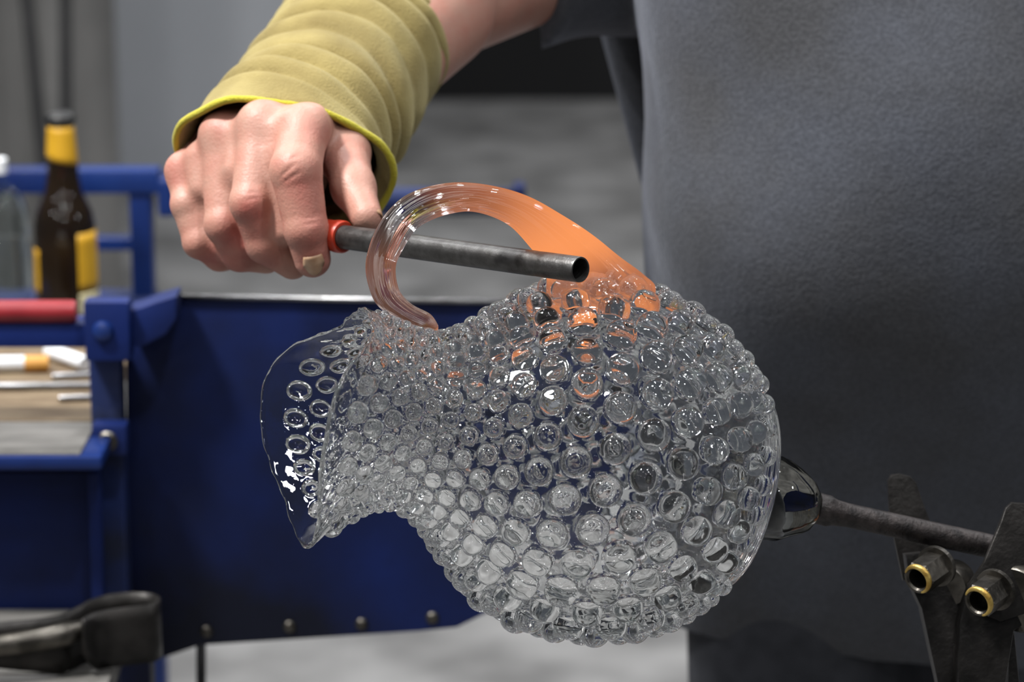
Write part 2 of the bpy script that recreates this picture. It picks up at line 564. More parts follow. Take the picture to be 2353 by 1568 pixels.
def base_surf(u, v, off=0.0):
    """u angle (0 = handle side, +90deg near the camera), v arc length from the base, px units -> Nx3 metres"""
    u = np.asarray(u, float); v = np.asarray(v, float)
    t = np.interp(v, arc, prof[:, 0]); r = np.interp(v, arc, prof[:, 1])
    w = np.clip((v - ARC_BODY) / ARC_MOUTH, 0, 1.15)
    cu, su = np.cos(u), np.sin(u)
    spout = np.clip(-cu, 0, 1) ** 5
    s2 = np.where(cu > 0, su ** 6, su ** 2)
    trim = -612 - 88 * s2 - 4 * spout
    rrim = 214 + 84 * s2 + 90 * spout
    t = t + (trim - T_NECK) * w
    r = r + (rrim - 195) * (0.25 * w + 0.75 * w ** 2)
    # gentle hand-made unevenness
    wob = 3.0 * np.sin(3 * u + v * 0.006) + 2.2 * np.sin(2 * u - v * 0.011 + 1.0)
    wob = wob + w * (1.0 * np.sin(11 * u + 0.4) + 0.9 * np.sin(17 * u + v * 0.09) + 0.8 * np.sin(29 * u - v * 0.14))
    r = r + wob - off
    p = np.stack([t, r * cu, r * su], -1) * S0
    return p

def base_normal(u, v):
    e = 1e-3; ev = 1.0
    du = base_surf(u + e, v) - base_surf(u - e, v)
    dv = base_surf(u, v + ev) - base_surf(u, v - ev)
    nrm = np.cross(du, dv)
    nrm /= np.linalg.norm(nrm, axis=-1, keepdims=True) + 1e-12
    p = base_surf(u, v)
    out = p.copy(); out[..., 0] = 0
    sg = np.sign(np.sum(nrm * out, -1, keepdims=True)); sg[sg == 0] = 1
    return nrm * sg

def to_world(p):
    return p @ MAP + np.array(BC)[None, :]

NH = 26
NSEG = 6                                                       # boundary segments on each side of a cell
rows = []
v = float(np.interp(-302, -prof[:, 0], arc))
while v < ARC_ALL - 60:
    r_here = np.interp(v, arc, prof[:, 1])
    if v > ARC_BODY:
        wv = (v - ARC_BODY) / ARC_MOUTH
        r_here = 195 + 70 * wv ** 2
    h = 0.85 * 2 * math.pi * r_here / NH
    if v > ARC_BODY - 60:
        h *= 1.12
    rows.append((v, v + h)); v += h
V_END = v

def bnd():
    b = []
    for i in range(NSEG): b.append((-1 + 2 * i / NSEG, -1))
    for i in range(NSEG): b.append((1, -1 + 2 * i / NSEG))
    for i in range(NSEG): b.append((1 - 2 * i / NSEG, 1))
    for i in range(NSEG): b.append((-1, 1 - 2 * i / NSEG))
    return np.array(b, float)
BND = bnd(); MB_ = len(BND)
HEAD, FIL = 8, 5

def hob_profile(rb, hc, rbase):
    pr = []
    th_max = R(99)
    for i in range(1, HEAD + 1):
        th = th_max * i / HEAD
        pr.append((rb * math.sin(th), hc + rb * math.cos(th)))
    r0, h0 = pr[-1]
    for i in range(1, FIL + 1):
        s = i / FIL
        # quarter-ellipse fillet flaring to the wall
        pr.append((r0 + (rbase - r0) * (1 - math.cos(s * math.pi / 2)), h0 * (1 - math.sin(s * math.pi / 2))))
    return pr, hc + rb

def make_cell(i, j, inner=False):
    v0, v1 = rows[j]
    vc = (v0 + v1) / 2; hv = (v1 - v0) / 2
    du = math.pi / NH
    uc = 2 * du * (i + (0.5 if j % 2 else 0.0))
    rr = np.interp(vc, arc, prof[:, 1])
    mouth = max(0.0, (vc - ARC_BODY) / ARC_MOUTH)
    if mouth > 0:
        pr_ = base_surf(np.array([uc]), np.array([vc]))[0]
        rr = math.hypot(pr_[1], pr_[2]) / S0
    hw = du * rr                                              # half width, px
    cell = min(hw, hv * 1.15)
    rnd = random.Random(i * 991 + j * 37)
    rb = cell * 0.77 * rnd.uniform(0.94, 1.05)
    hc = cell * 0.10 * rnd.uniform(0.5, 1.5)
    rbase = min(hw, hv) * 0.97
    shrink = 1.0
    if mouth > 0:
        shrink = max(0.62, 1 - 0.38 * mouth)
        hc *= shrink
    neck_ = np.clip((vc - ARC_BODY + 120) / 200, 0, 1)
    jx, jy = rnd.uniform(-0.05, 0.05) * cell, rnd.uniform(-0.05, 0.05) * cell
    ang = np.arctan2(BND[:, 1] * hv, BND[:, 0] * hw)
    ca, sa = np.cos(ang), np.sin(ang)
    if inner:
        pr = [(rbase * s, -cell * 0.30 * (0.5 + 0.5 * math.cos(math.pi * s))) for s in (0.16, 0.33, 0.5, 0.66, 0.83, 1.0)]
        top = -cell * 0.30
    else:
        pr, top = hob_profile(rb, hc, rbase)
        if neck_ > 0:
            k = 1 - 0.25 * neck_
            pr = [(r_, h_ * k) for r_, h_ in pr]; top *= k
    st = 1 + 0.10 * neck_
    X, Y_, H_ = [np.array([jx])], [np.array([jy])], [np.array([top])]
    nr = len(pr)
    for q, (r_, h_) in enumerate(pr):
        f = 1 - (q + 1) / nr
        X.append(ca * r_ + jx * f); Y_.append(sa * r_ * (st if q < nr - 1 else 1) + jy * f); H_.append(np.full(MB_, h_))
    bx, by = BND[:, 0] * hw, BND[:, 1] * hv
    X.append((ca * rbase + bx) / 2); Y_.append((sa * rbase + by) / 2); H_.append(np.zeros(MB_))
    X.append(bx); Y_.append(by); H_.append(np.zeros(MB_))
    x = np.concatenate(X); y = np.concatenate(Y_); h = np.concatenate(H_)
    u = uc + x / rr
    u[-MB_:] = uc + BND[:, 0] * du                              # exact shared borders
    vv = vc + y
    sp = base_surf(u, vv); nn = base_normal(u, vv)
    if inner:
        thick = 15.0 - 6.0 * mouth
        co = sp - nn * ((thick + h) * S0)[:, None]
    else:
        co = sp + nn * (h * S0)[:, None]
    nrings = (len(x) - 1) // MB_
    F = []
    for a in range(MB_):
        b = (a + 1) % MB_
        F.append((0, 1 + a, 1 + b))
    Q = []
    for q in range(nrings - 1):
        for a in range(MB_):
            b = (a + 1) % MB_
            Q.append((1 + q * MB_ + a, 1 + (q + 1) * MB_ + a, 1 + (q + 1) * MB_ + b, 1 + q * MB_ + b))
    wc = to_world(co); wn = nn @ MAP
    # orient outwards (or towards the hollow for the inner wall)
    f0 = np.array([wc[k] for k in Q[-1]])
    fn = np.cross(f0[1] - f0[0], f0[2] - f0[0])
    want = wn[Q[-1][0]] * (-1 if inner else 1)
    if fn @ want < 0:
        F = [f[::-1] for f in F]; Q = [q[::-1] for q in Q]
    flat = np.zeros(len(x), bool); flat[-2 * MB_:] = True
    return wc, F, Q, wn * (-1 if inner else 1), flat, wc[0]

def vnormals(V, F, Q):
    nrm = np.zeros_like(V)
    q = np.array(Q); t = np.array(F)
    fn = np.cross(V[q[:, 2]] - V[q[:, 0]], V[q[:, 3]] - V[q[:, 1]])
    for k in range(4): np.add.at(nrm, q[:, k], fn)
    fn = np.cross(V[t[:, 1]] - V[t[:, 0]], V[t[:, 2]] - V[t[:, 0]])
    for k in range(3): np.add.at(nrm, t[:, k], fn)
    return nrm / (np.linalg.norm(nrm, axis=1, keepdims=True) + 1e-15)

pitcher = thing('glass_pitcher', 'clear hobnail glass pitcher with glowing orange looped handle, on the end of the iron rod', 'pitcher', BC)

def glass_mesh(name, V, F, Nn, parent, m='glass'):
    me = bpy.data.meshes.new(name)
    me.from_pydata([tuple(p) for p in V], [], F)
    me.update()
    me.shade_smooth()
    me.normals_split_custom_set_from_vertices([tuple(p) for p in Nn])
    return link_mesh(name, me, m, parent)

cells = []
for j in range(len(rows)):
    for i in range(NH):
        V_, F_, Q_, wn, flat, top = make_cell(i, j)
        Nn = vnormals(V_, F_, Q_)
        Nn[flat] = wn[flat]
        ctr = Vector(V_[0]); nrm = Vector(wn[0])
        vd = (CAM - ctr).normalized()
        size = np.linalg.norm(V_[-MB_] - V_[-MB_ // 2]) * max(0.12, nrm.dot(vd)) if nrm.dot(vd) > -0.15 else 0
        cells.append((size, V_, F_ + Q_, Nn))
cells.sort(key=lambda c: -c[0])
for c in cells[:300]:
    glass_mesh('hobnail', c[1], c[2], c[3], pitcher)
BV, BF, BN = [], [], []
off_ = 0
for c in cells[300:]:
    BV.append(c[1]); BN.append(c[3])
    BF += [tuple(k + off_ for k in f) for f in c[2]]
    off_ += len(c[1])
o = glass_mesh('hobnail', np.concatenate(BV), BF, np.concatenate(BN), pitcher)
o['kind'] = 'stuff'

# inner wall: one continuous surface with a shallow dimple behind each hobnail
IV, IF, IN = [], [], []
off_ = 0
for j in range(len(rows)):
    for i in range(NH):
        V_, F_, Q_, wn, flat, top = make_cell(i, j, True)
        Nn = vnormals(V_, F_, Q_); Nn[flat] = wn[flat]
        IV.append(V_); IN.append(Nn)
        IF += [tuple(k + off_ for k in f) for f in F_ + Q_]
        off_ += len(V_)
glass_mesh('inner_wall', np.concatenate(IV), IF, np.concatenate(IN), pitcher)

# plain rounded lip beyond the last row of hobnails
nb = NH * NSEG
us = np.array([2 * math.pi * (k / nb) + (math.pi / NH if (len(rows) - 1) % 2 else 0) - math.pi / NH for k in range(nb)])
mo = max(0.0, ((rows[-1][0] + rows[-1][1]) / 2 - ARC_BODY) / ARC_MOUTH)
t_in = 15.0 - 6.0 * mo
V_RIM = ARC_ALL + 30
seq = []
for s in np.linspace(0, 1, 7):
    seq.append((V_END + (V_RIM - V_END) * s, 0.0))
tl = 9.0
for a in np.linspace(0, math.pi, 7)[1:-1]:
    seq.append((V_RIM + tl / 2 * math.sin(a), tl / 2 - tl / 2 * math.cos(a)))
for s in np.linspace(1, 0, 7):
    seq.append((V_END + (V_RIM - V_END) * s, tl + (t_in - tl) * (1 - s)))
LV = []
for (vv, off) in seq:
    va = np.full(nb, vv)
    sp = base_surf(us, va); nn = base_normal(us, va)
    LV.append(to_world(sp - nn * off * S0))
LV = np.concatenate(LV)
LF = []
for q in range(len(seq) - 1):
    for k in range(nb):
        k2 = (k + 1) % nb
        LF.append((q * nb + k, q * nb + k2, (q + 1) * nb + k2, (q + 1) * nb + k))
f0 = LF[0]; fn = np.cross(LV[f0[1]] - LV[f0[0]], LV[f0[2]] - LV[f0[0]])
if fn @ (base_normal(us[:1], np.array([V_END]))[0] @ MAP) < 0:
    LF = [f[::-1] for f in LF]
mesh('lip', LV, LF, 'glass', pitcher, smooth=True)

# base: smooth edge turning into a flat foot, outside and inside
us0 = np.array([2 * math.pi * k / nb - math.pi / NH for k in range(nb)])
def base_cap(inner):
    V, F = [], []
    v0 = rows[0][0]
    rings = []
    if inner:
        va = np.full(nb, v0); sp = base_surf(us0, va) - base_normal(us0, va) * 15 * S0
        rings.append(sp)
        c = sp.mean(0)
        for s in (0.85, 0.6, 0.3, 0.08):
            rr_ = c[None, :] + (sp - c) * s
            rr_[:, 0] += S0 * 8 * (1 - s)
            rings.append(rr_)
    else:
        for vv in np.linspace(v0, 0, 10):
            rings.append(base_surf(us0, np.full(nb, vv)))
        sp = rings[-1]; c = sp.mean(0)
        for s, dx in ((0.975, 2.2), (0.92, 3), (0.80, 2), (0.5, 1), (0.2, 0.5), (0.05, 0.5)):
            rr_ = c[None, :] + (sp - c) * s
            rr_[:, 0] = c[0] + S0 * dx
            rings.append(rr_)
    V = np.concatenate([to_world(r_) for r_ in rings])
    for q in range(len(rings) - 1):
        for k in range(nb):
            k2 = (k + 1) % nb
            F.append((q * nb + k, q * nb + k2, (q + 1) * nb + k2, (q + 1) * nb + k))
    F.append(tuple((len(rings) - 1) * nb + k for k in range(nb)))
    f0 = F[-1]; fn = np.cross(V[f0[1]] - V[f0[0]], V[f0[2]] - V[f0[0]])
    want = np.array(A3) * (-1 if inner else 1)
    if fn @ want < 0:
        F = [f[::-1] for f in F]
    return V, F
V_, F_ = base_cap(False); mesh('foot', V_, F_, 'glass', pitcher, smooth=True)
V_, F_ = base_cap(True); mesh('inner_floor', V_, F_, 'glass', pitcher, smooth=True)

# handle: solid ribbed loop, hot towards its wide foot
pairs = [((1004, 760), (1004, 744), 12, 0.25), ((955, 752), (988, 722), 26, 0.16), ((908, 730), (947, 700), 31, 0.16), ((868, 702), (919, 672), 33, 0.18),  # left leg glow paints in orange light carried through the clear glass
         ((848, 657), (909, 642), 34, 0.22), ((842, 605), (909, 606), 34, 0.24), ((855, 552), (924, 574), 34, 0.14), ((885, 495), (952, 530), 34, 0.04),
         ((930, 452), (986, 508), 34, 0.06), ((990, 428), (1030, 492), 34, 0.32), ((1060, 420), (1080, 486), 34, 0.46), ((1140, 429), (1130, 497), 35, 0.58),
         ((1220, 455), (1177, 523), 38, 0.78), ((1300, 500), (1216, 564), 42, 0.95), ((1370, 548), (1243, 602), 46, 1.0), ((1430, 596), (1258, 640), 50, 0.72),
         ((1475, 630), (1262, 668), 52, 0.42), ((1502, 655), (1266, 692), 52, 0.40), ((1500, 690), (1285, 722), 48, 0.75)]
arr = np.array([[a[0], a[1], b[0], b[1], t, h] for a, b, t, h in pairs], float)
arr = catmull(arr, 9)
SEGH = 72
HV, HF, glow_vals = [], [], []
def axis_depth(x, y):
    al = (x - B0[0]) * math.cos(TILT) + (y - B0[1]) * math.sin(TILT)
    return D0 + al * math.tan(YAW) * S0
for q, (ox, oy, ix, iy, th, ht) in enumerate(arr):
    cx, cy = (ox + ix) / 2, (oy + iy) / 2
    d = axis_depth(cx, cy)
    c = P(cx, cy, d)
    a = P(ox, oy, d) - c
    dep = NR3 * th * S0
    s_ = q / (len(arr) - 1)
    for k in range(SEGH):
        g = 2 * math.pi * k / SEGH
        rib = 1 + 0.022 * math.cos(18 * g) + 0.008 * math.sin(60 * s_ + 3 * g)
        HV.append(c + (a * math.cos(g) + dep * math.sin(g)) * rib)
        glow_vals.append(max(0, ht))
for q in range(len(arr) - 1):
    for k in range(SEGH):
        k2 = (k + 1) % SEGH
        HF.append((q * SEGH + k, q * SEGH + k2, (q + 1) * SEGH + k2, (q + 1) * SEGH + k))
HF.append(tuple(range(SEGH))[::-1]); HF.append(tuple((len(arr) - 1) * SEGH + k for k in range(SEGH)))
bm = bmesh.new()
vv = [bm.verts.new(p) for p in HV]
for f in HF: bm.faces.new([vv[k] for k in f])
bmesh.ops.recalc_face_normals(bm, faces=bm.faces)
me = bpy.data.meshes.new('handle'); bm.to_mesh(me); bm.free(); me.shade_smooth()
at = me.attributes.new('glow', 'FLOAT', 'POINT'); at.data.foreach_set('value', np.array(glow_vals, np.float32))
ho = link_mesh('handle', me, 'hot_glass', pitcher)
ho['label'] = 'looped glass handle glowing orange towards its wide lower end'

# ================================================================== IRON ROD WITH THE GLASS GATHER
t0 = 355.6 * S0
rodO = BC + A3 * t0
rod = thing('iron_rod', 'dark iron rod carrying the pitcher base, resting in the steel stand', 'rod', rodO)
pf = [(0.0002, 88), (0.004, 100), (0.010, 106), (0.018, 104), (0.026, 96), (0.034, 82), (0.040, 70), (0.044, 58), (0.047, 44), (0.048, 30)]
bm = lathe_bm(rodO, A3, [(t, r * S0) for t, r in pf], 48)
for v_ in bm.verts:
    q = v_.co - rodO
    al = q.dot(A3)
    if al > 0.006:
        v_.co += (q - A3 * al).normalized() * 0.0016 * mnoise.noise(v_.co * 120)
gk = bobj('glass_gather', bm, 'knob_glass', rod, smooth=True)
gk['label'] = 'smoky clear glass knob'
endp = BC + A3 * (1900 * S0)
prf = [(0.045, 34), (0.047, 37), (0.052, 36), (0.056, 37), (0.060, 30), (0.07, 28.5), (0.15, 29), (0.24, 29.5), (0.5, 30), (1.15, 30)]
bm = lathe_bm(rodO, A3, [(t, r * S0) for t, r in prf], 32)
for v_ in bm.verts:
    al = (v_.co - rodO).dot(A3)
    if al < 0.065:
        q = v_.co - rodO
        v_.co += (q - A3 * al).normalized() * 0.0012 * mnoise.noise(v_.co * 200)
bobj('rod_shaft', bm, 'rod', rod, smooth=True)

# ================================================================== STEEL STAND (V-SHAPED REST)
def rod_depth(x):
    al = (x - B0[0]) / math.cos(TILT)
    return D0 + al * math.tan(YAW) * S0 / (1 - 0)
stB = P(2230, 1560, 1.70)
stand = thing('rod_stand', 'dark steel V-shaped rod rest with two hex nuts, at the lower right', 'stand', (stB.x, stB.y, 0))
def plate(name, pts, d, th, m='dark_steel', bev=0.0012, skew=0.0):
    q = [P(x, y, d + skew * (x - pts[0][0]) * S0) for x, y in pts]
    return bobj(name, poly_bm(q, FW * th), m, stand, smooth=True, bevel=bev)
plate('wing_plate', [(2040, 1105), (2048, 1092), (2068, 1089), (2092, 1095), (2106, 1110), (2125, 1165), (2150, 1230), (2185, 1330), (2075, 1335), (2055, 1240), (2043, 1170)],
      1.700, 0.005, 'dark_steel', skew=0.25)
plate('wing_plate', [(2300, 1200), (2312, 1168), (2326, 1155), (2350, 1157), (2430, 1168), (2450, 1195), (2440, 1330), (2360, 1410), (2300, 1430), (2228, 1400), (2226, 1345), (2262, 1292)],
      1.642, 0.006, 'dark_steel', skew=0.15)
plate('yoke_arm', [(2082, 1276), (2120, 1272), (2180, 1286), (2222, 1322), (2238, 1360), (2250, 1420), (2340, 1640), (2170, 1640), (2118, 1400), (2090, 1340)], 1.668, 0.016)
plate('yoke_arm', [(2228, 1345), (2300, 1325), (2372, 1360), (2380, 1420), (2330, 1450), (2300, 1640), (2200, 1640), (2205, 1430)], 1.650, 0.016)
plate('yoke_body', [(2128, 1395), (2190, 1370), (2262, 1400), (2330, 1440), (2350, 1640), (2180, 1640)], 1.672, 0.014)
def nut(px, py, d, axis_px, r_px, bore_px, L):
    c = P(px, py, d)
    a = (RT * axis_px[0] - UP * axis_px[1] + FW * axis_px[2]).normalized()
    _, u, v_ = frame_of(a)
    s = d * K
    bm = bmesh.new()
    rings = []
    def ring(t, rfun):
        return [bm.verts.new(c + a * t + (u * math.cos(g) + v_ * math.sin(g)) * rfun(g)) for g in [2 * math.pi * k / 36 for k in range(36)]]
    hexr = lambda g: r_px * s * math.cos(math.pi / 6) / math.cos((g % (math.pi / 3)) - math.pi / 6)
    rr_ = [ring(L * 0.7, lambda g: bore_px * s), ring(0.0012, lambda g: bore_px * s), ring(0, lambda g: (bore_px + 4) * s), ring(0, lambda g: r_px * 0.86 * s),
           ring(0.0022, hexr), ring(L, hexr), ring(L, lambda g: r_px * 1.22 * s), ring(L + 0.003, lambda g: r_px * 1.22 * s)]
    for A_, B_ in zip(rr_, rr_[1:]):
        for k in range(36):
            bm.faces.new((A_[k], A_[(k + 1) % 36], B_[(k + 1) % 36], B_[k]))
    bm.faces.new(rr_[0]); bm.faces.new(rr_[-1])
    bmesh.ops.recalc_face_normals(bm, faces=bm.faces)
    me = bpy.data.meshes.new('hex_nut'); bm.to_mesh(me); bm.free()
    o = link_mesh('hex_nut', me, 'edge_steel', stand)
    # brass showing on the worn front ring
    pts_ = [c - a * 0.0004 + (u * math.cos(g) + v_ * math.sin(g)) * ((bore_px + 7) * s) for g in np.linspace(R(200), R(430), 26)]
    V__, F__ = tube_verts(pts_, [0.0006 + 0.0013 * math.sin(math.pi * k / 25) for k in range(26)], 10)
    b_ = mesh('brass_rim', V__, F__, 'brass', o, smooth=True)
    b_['label'] = 'worn brass rim'
    return o
nut(2108, 1332, 1.638, (0.62, -0.30, 0.72), 40, 25, 0.020)
nut(2248, 1384, 1.622, (0.62, -0.30, 0.72), 41, 26, 0.018)
for (px, py, d, r) in [(2190, 1338, 1.672, 50), (2345, 1372, 1.652, 82)]:
    c = P(px, py, d); a = (RT * 0.62 + UP * 0.30 + FW * 0.72).normalized()
    s = d * K
    bobj('roller', lathe_bm(c - a * 0.006, a, [(0, r * s * 0.6), (0, r * s * 0.94), (0.0015, r * s), (0.0105, r * s), (0.012, r * s * 0.94), (0.012, r * s * 0.6)], 40), 'edge_steel', stand, smooth=True)
c = P(2250, 1600, 1.672)
bobj('post', lathe_bm((c.x, c.y, 0.02), (0, 0, 1), [(0, 0.020), (0.6, 0.018), (c.z - 0.02, 0.017), (c.z + 0.01, 0.016)], 28), 'dark_steel', stand, smooth=True)
for k in range(3):
    g = 0.4 + k * 2 * math.pi / 3
    V__, F__ = tube_verts([(c.x, c.y, 0.30), (c.x + 0.16 * math.cos(g), c.y + 0.16 * math.sin(g), 0.16), (c.x + 0.30 * math.cos(g), c.y + 0.30 * math.sin(g), 0.012)], 0.011, 12)
    mesh('leg', V__, F__, 'dark_steel', stand, smooth=True)

# ================================================================== PERSON
DH = 1.73
SH = DH * K
def Hp(x, y, z):
    return np.array(P(x, y, DH - z * SH), np.float32)
def tz(x):
    return (x - 600) * 0.84                                     # depth of the tool inside the fist

person = thing('person', 'person in dark grey shirt with yellow felt arm guard, fist gripping a steel tube', 'person', (0.33, 2.05, 0))

# --- body: right arm and hand, one continuous surface
def axis_pts(lo, hi, fine_lo, fine_hi, fine, coarse):
    a = list(np.arange(lo, fine_lo, coarse)) + list(np.arange(fine_lo, fine_hi, fine)) + list(np.arange(fine_hi, hi, coarse))
    return np.array(a)
hx0, hx1 = Hp(360, 400, 0)[0], Hp(890, 400, 0)[0]
q1 = Hp(600, 200, 200); q2 = Hp(600, 660, -320)
ys_lo = Hp(700, 600, 300)[1]; ys_hi = Hp(700, 200, -330)[1]
zs_lo = Hp(700, 690, 100)[2]; zs_hi = Hp(600, 190, -300)[2]
elb = np.array(P(992, 20, 1.95)); elb2 = np.array(P(1035, -20, 2.0)); upp = np.array(P(1420, -190, 2.10))
xs = axis_pts(hx0 - 0.005, upp[0] + 0.075, hx0, hx1, 0.0011, 0.004)
ys = axis_pts(ys_lo - 0.004, upp[1] + 0.075, ys_lo, Hp(700, 400, -170)[1], 0.0011, 0.004)
zs = axis_pts(zs_lo - 0.004, upp[2] + 0.08, zs_lo, zs_hi, 0.0011, 0.004)
G = grid(xs, ys, zs)
mm = 0.001
# fingers: (points px,py,z), radii mm
FING = {
 'index': ([(697, 304, 88), (680, 392, 168), (703, 526, 168), (718, 596, 142)], [14.6, 15.2, 12.9, 11.0]),
 'middle': ([(602, 294, 36), (578, 466, 100), (610, 560, 66), (672, 604, 30)], [13.8, 12.8, 11.8, 10.2]),
 'ring': ([(512, 316, -34), (517, 515, 16), (552, 580, -26), (612, 592, -56)], [13.0, 12.2, 11.4, 10.0]),
 'pinky': ([(426, 398, -104), (430, 470, -66), (458, 556, -56), (505, 586, -96), (548, 588, -116)], [10.4, 9.8, 9.8, 9.6, 8.8]),
}
fall = None
for nm, (pp, rr_) in FING.items():
    q = [Hp(*p) for p in pp]
    f = None
    for a in range(len(q) - 1):
        c_ = rcone(G, q[a], q[a + 1], rr_[a] * mm, rr_[a + 1] * mm)
        f = c_ if f is None else smin(f, c_, 0.0025)
    # joint bumps on the back of each finger
    for a in range(1, len(q) - 1):
        f = smin(f, ball(G, q[a] + np.array([0, -0.0014, 0.0], np.float32), rr_[a] * mm * 0.94), 0.003)
    fall = f if fall is None else smin(fall, f, 0.0026)
# flesh between the fingers
for a, b, ra, rb in [((645, 318, 66), (640, 352, 88), 12.5, 10), ((640, 380, 96), (660, 530, 100), 8.5, 8.5),
                     ((554, 328, -6), (548, 392, 28), 12.5, 10.5), ((546, 420, 22), (562, 560, 10), 9, 9),
                     ((468, 368, -66), (470, 432, -46), 12.0, 10.5), ((474, 460, -62), (505, 565, -54), 9.5, 9.5)]:
    fall = smin(fall, rcone(G, Hp(*a), Hp(*b), ra * mm, rb * mm), 0.0045)
palm = None
META = [((756, 258, -280), (697, 300, 76), 21, 14.2), ((704, 236, -290), (603, 288, 26), 21, 14.4),
        ((632, 230, -300), (513, 312, -42), 20, 13.4), ((566, 268, -300), (430, 394, -112), 19, 11.6),
        ((640, 420, -240), (560, 430, -90), 18, 15), ((690, 400, -260), (650, 420, -30), 18, 14)]
for a, b, ra, rb in META:
    c_ = rcone(G, Hp(*a), Hp(*b), ra * mm, rb * mm)
    palm = c_ if palm is None else smin(palm, c_, 0.016)
for p, r in [((700, 294, 88), 11.0), ((604, 284, 42), 10.8), ((512, 304, -30), 10.0), ((422, 390, -100), 9.0)]:
    palm = smin(palm, ball(G, Hp(*p), r * mm), 0.006)
th = None
TH = [((766, 306, -200), 20), ((788, 346, -50), 15.8), ((812, 432, 70), 12.4), ((842, 498, 148), 9.6)]
for a in range(3):
    c_ = rcone(G, Hp(*TH[a][0]), Hp(*TH[a + 1][0]), TH[a][1] * mm, TH[a + 1][1] * mm)
    th = c_ if th is None else smin(th, c_, 0.007)
th = smin(th, rcone(G, Hp(730, 330, -60), Hp(765, 350, -40), 0.013, 0.012), 0.008)
f = smin(palm, fall, 0.0085)
f = smin(f, th, 0.005)
wr = Hp(712, 272, -310); mid = Hp(800, 190, -560)
for a, b, ra, rb in [(wr, mid, 0.027, 0.041), (mid, elb, 0.041, 0.044), (elb2, upp, 0.046, 0.052)]:
    f = smin(f, rcone(G, a, b, ra, rb), 0.014 if ra < 0.045 else 0.004)
# wrinkles over the index knuckle joint and joint folds
fwv = np.array(list(FW), np.float32)
for (a, b, dep_, w) in [((640, 414, 200), (686, 374, 200), 0.9, 1.1), ((646, 424, 200), (700, 392, 200), 0.8, 1.0), ((664, 370, 200), (696, 356, 200), 0.6, 1.0),
                  ((688, 520, 200), (738, 510, 200), 0.5, 1.0), ((690, 506, 200), (734, 498, 200), 0.4, 1.0), ((556, 462, 140), (602, 454, 140), 0.5, 1.0),
                  ((558, 446, 140), (600, 440, 140), 0.4, 1.0)]:
    a, b = Hp(*a), Hp(*b)
    ab = b - a
    wx, wy, wz = G[0] - a[0], G[1] - a[1], G[2] - a[2]
    k_ = wx * fwv[0] + wy * fwv[1] + wz * fwv[2]
    wx, wy, wz = wx - k_ * fwv[0], wy - k_ * fwv[1], wz - k_ * fwv[2]
    t_ = np.clip((wx * ab[0] + wy * ab[1] + wz * ab[2]) / float(ab @ ab), 0, 1)
    d2 = (wx - t_ * ab[0]) ** 2 + (wy - t_ * ab[1]) ** 2 + (wz - t_ * ab[2]) ** 2
    taper = np.sin(np.pi * np.clip(t_, 0.06, 0.94))
    f = f + dep_ * mm * taper * np.exp(-d2 / (w * mm) ** 2) * (np.abs(k_) < 0.03)
V_, F_ = surface_nets(f, xs, ys, zs)
body = np_mesh('body', V_, F_, 'skin', person)
red = np.zeros(len(V_), np.float32)
def blush(p, r, a):
    c_ = Hp(*p)
    return a * np.exp(-((V_ - c_) ** 2).sum(1) / (r * mm) ** 2)
for p, r, a in [((715, 330, 110), 16, 0.40), ((600, 260, 30), 14, 0.18), ((505, 285, -40), 13, 0.25), ((415, 390, -70), 12, 0.35),
                ((725, 460, 200), 18, 0.32), ((690, 400, 220), 14, 0.22), ((578, 490, 150), 15, 0.50), ((524, 545, 50), 14, 0.45), ((470, 590, -60), 14, 0.5),
                ((722, 560, 190), 15, 0.40), ((600, 600, 60), 16, 0.45), ((760, 400, 0), 18, 0.45), ((640, 250, 0), 14, 0.2), ((540, 610, -20), 16, 0.4), ((730, 600, 150), 10, 0.35)]:
    red += blush(p, r, a)
red = np.clip(red - 0.05, 0, 0.75)
body.data.attributes.new('redness', 'FLOAT', 'POINT').data.foreach_set('value', red)

# fingernail of the index finger: curved plate on the last joint
def nail(c, along, across, out, L, Wd, parent):
    V, F = [], []
    nu, nv = 9, 9
    for i in range(nv):
        s = i / (nv - 1)
        half = Wd / 2 * (0.86 + 0.14 * math.sin(math.pi * min(1, s * 1.3)))
        if s > 0.8: half *= 1 - 1.6 * (s - 0.8) ** 1.2
        for k in range(nu):
            t = -1 + 2 * k / (nu - 1)
            edge = -0.9 * mm if i in (0,) else 0
            V.append(Vector(c) + Vector(along) * ((s - 0.5) * L - 0.10 * L * t * t * (1 if s > 0.5 else -0.6)) + Vector(across) * (t * half)
                     - Vector(out) * (0.0024 * t * t + 0.0005 * (2 * s - 1) ** 2 - edge * 0))
    for i in range(nv - 1):
        for k in range(nu - 1):
            F.append((i * nu + k, i * nu + k + 1, (i + 1) * nu + k + 1, (i + 1) * nu + k))
    o = mesh('fingernail', V, F, 'nail', parent, smooth=True)
    md = o.modifiers.new('thickness', 'SOLIDIFY'); md.thickness = 0.0007; md.offset = 0
    return o
na, nb_ = Vector(Hp(705, 528, 172)), Vector(Hp(718, 598, 138))
al = (nb_ - na).normalized()
outv = (-FW + RT * 0.10); outv = (outv - al * outv.dot(al)).normalized()
acr = al.cross(outv).normalized()
al2 = (al - outv * 0.16).normalized(); out2 = (outv + al * 0.16).normalized()
nail(nb_ - al * 0.0015 + outv * 0.0127, al2, acr, out2, 0.0135, 0.0125, body)
# thumb nail sits on the far side of the thumb tip
na, nb_ = Vector(Hp(812, 432, 70)), Vector(Hp(842, 500, 150))
al = (nb_ - na).normalized()
outv = (RT * 0.8 + UP * 0.5); outv = (outv - al * outv.dot(al)).normalized()
nail(nb_ - al * 0.001 + outv * 0.0094, al, al.cross(outv).normalized(), outv, 0.013, 0.012, body)

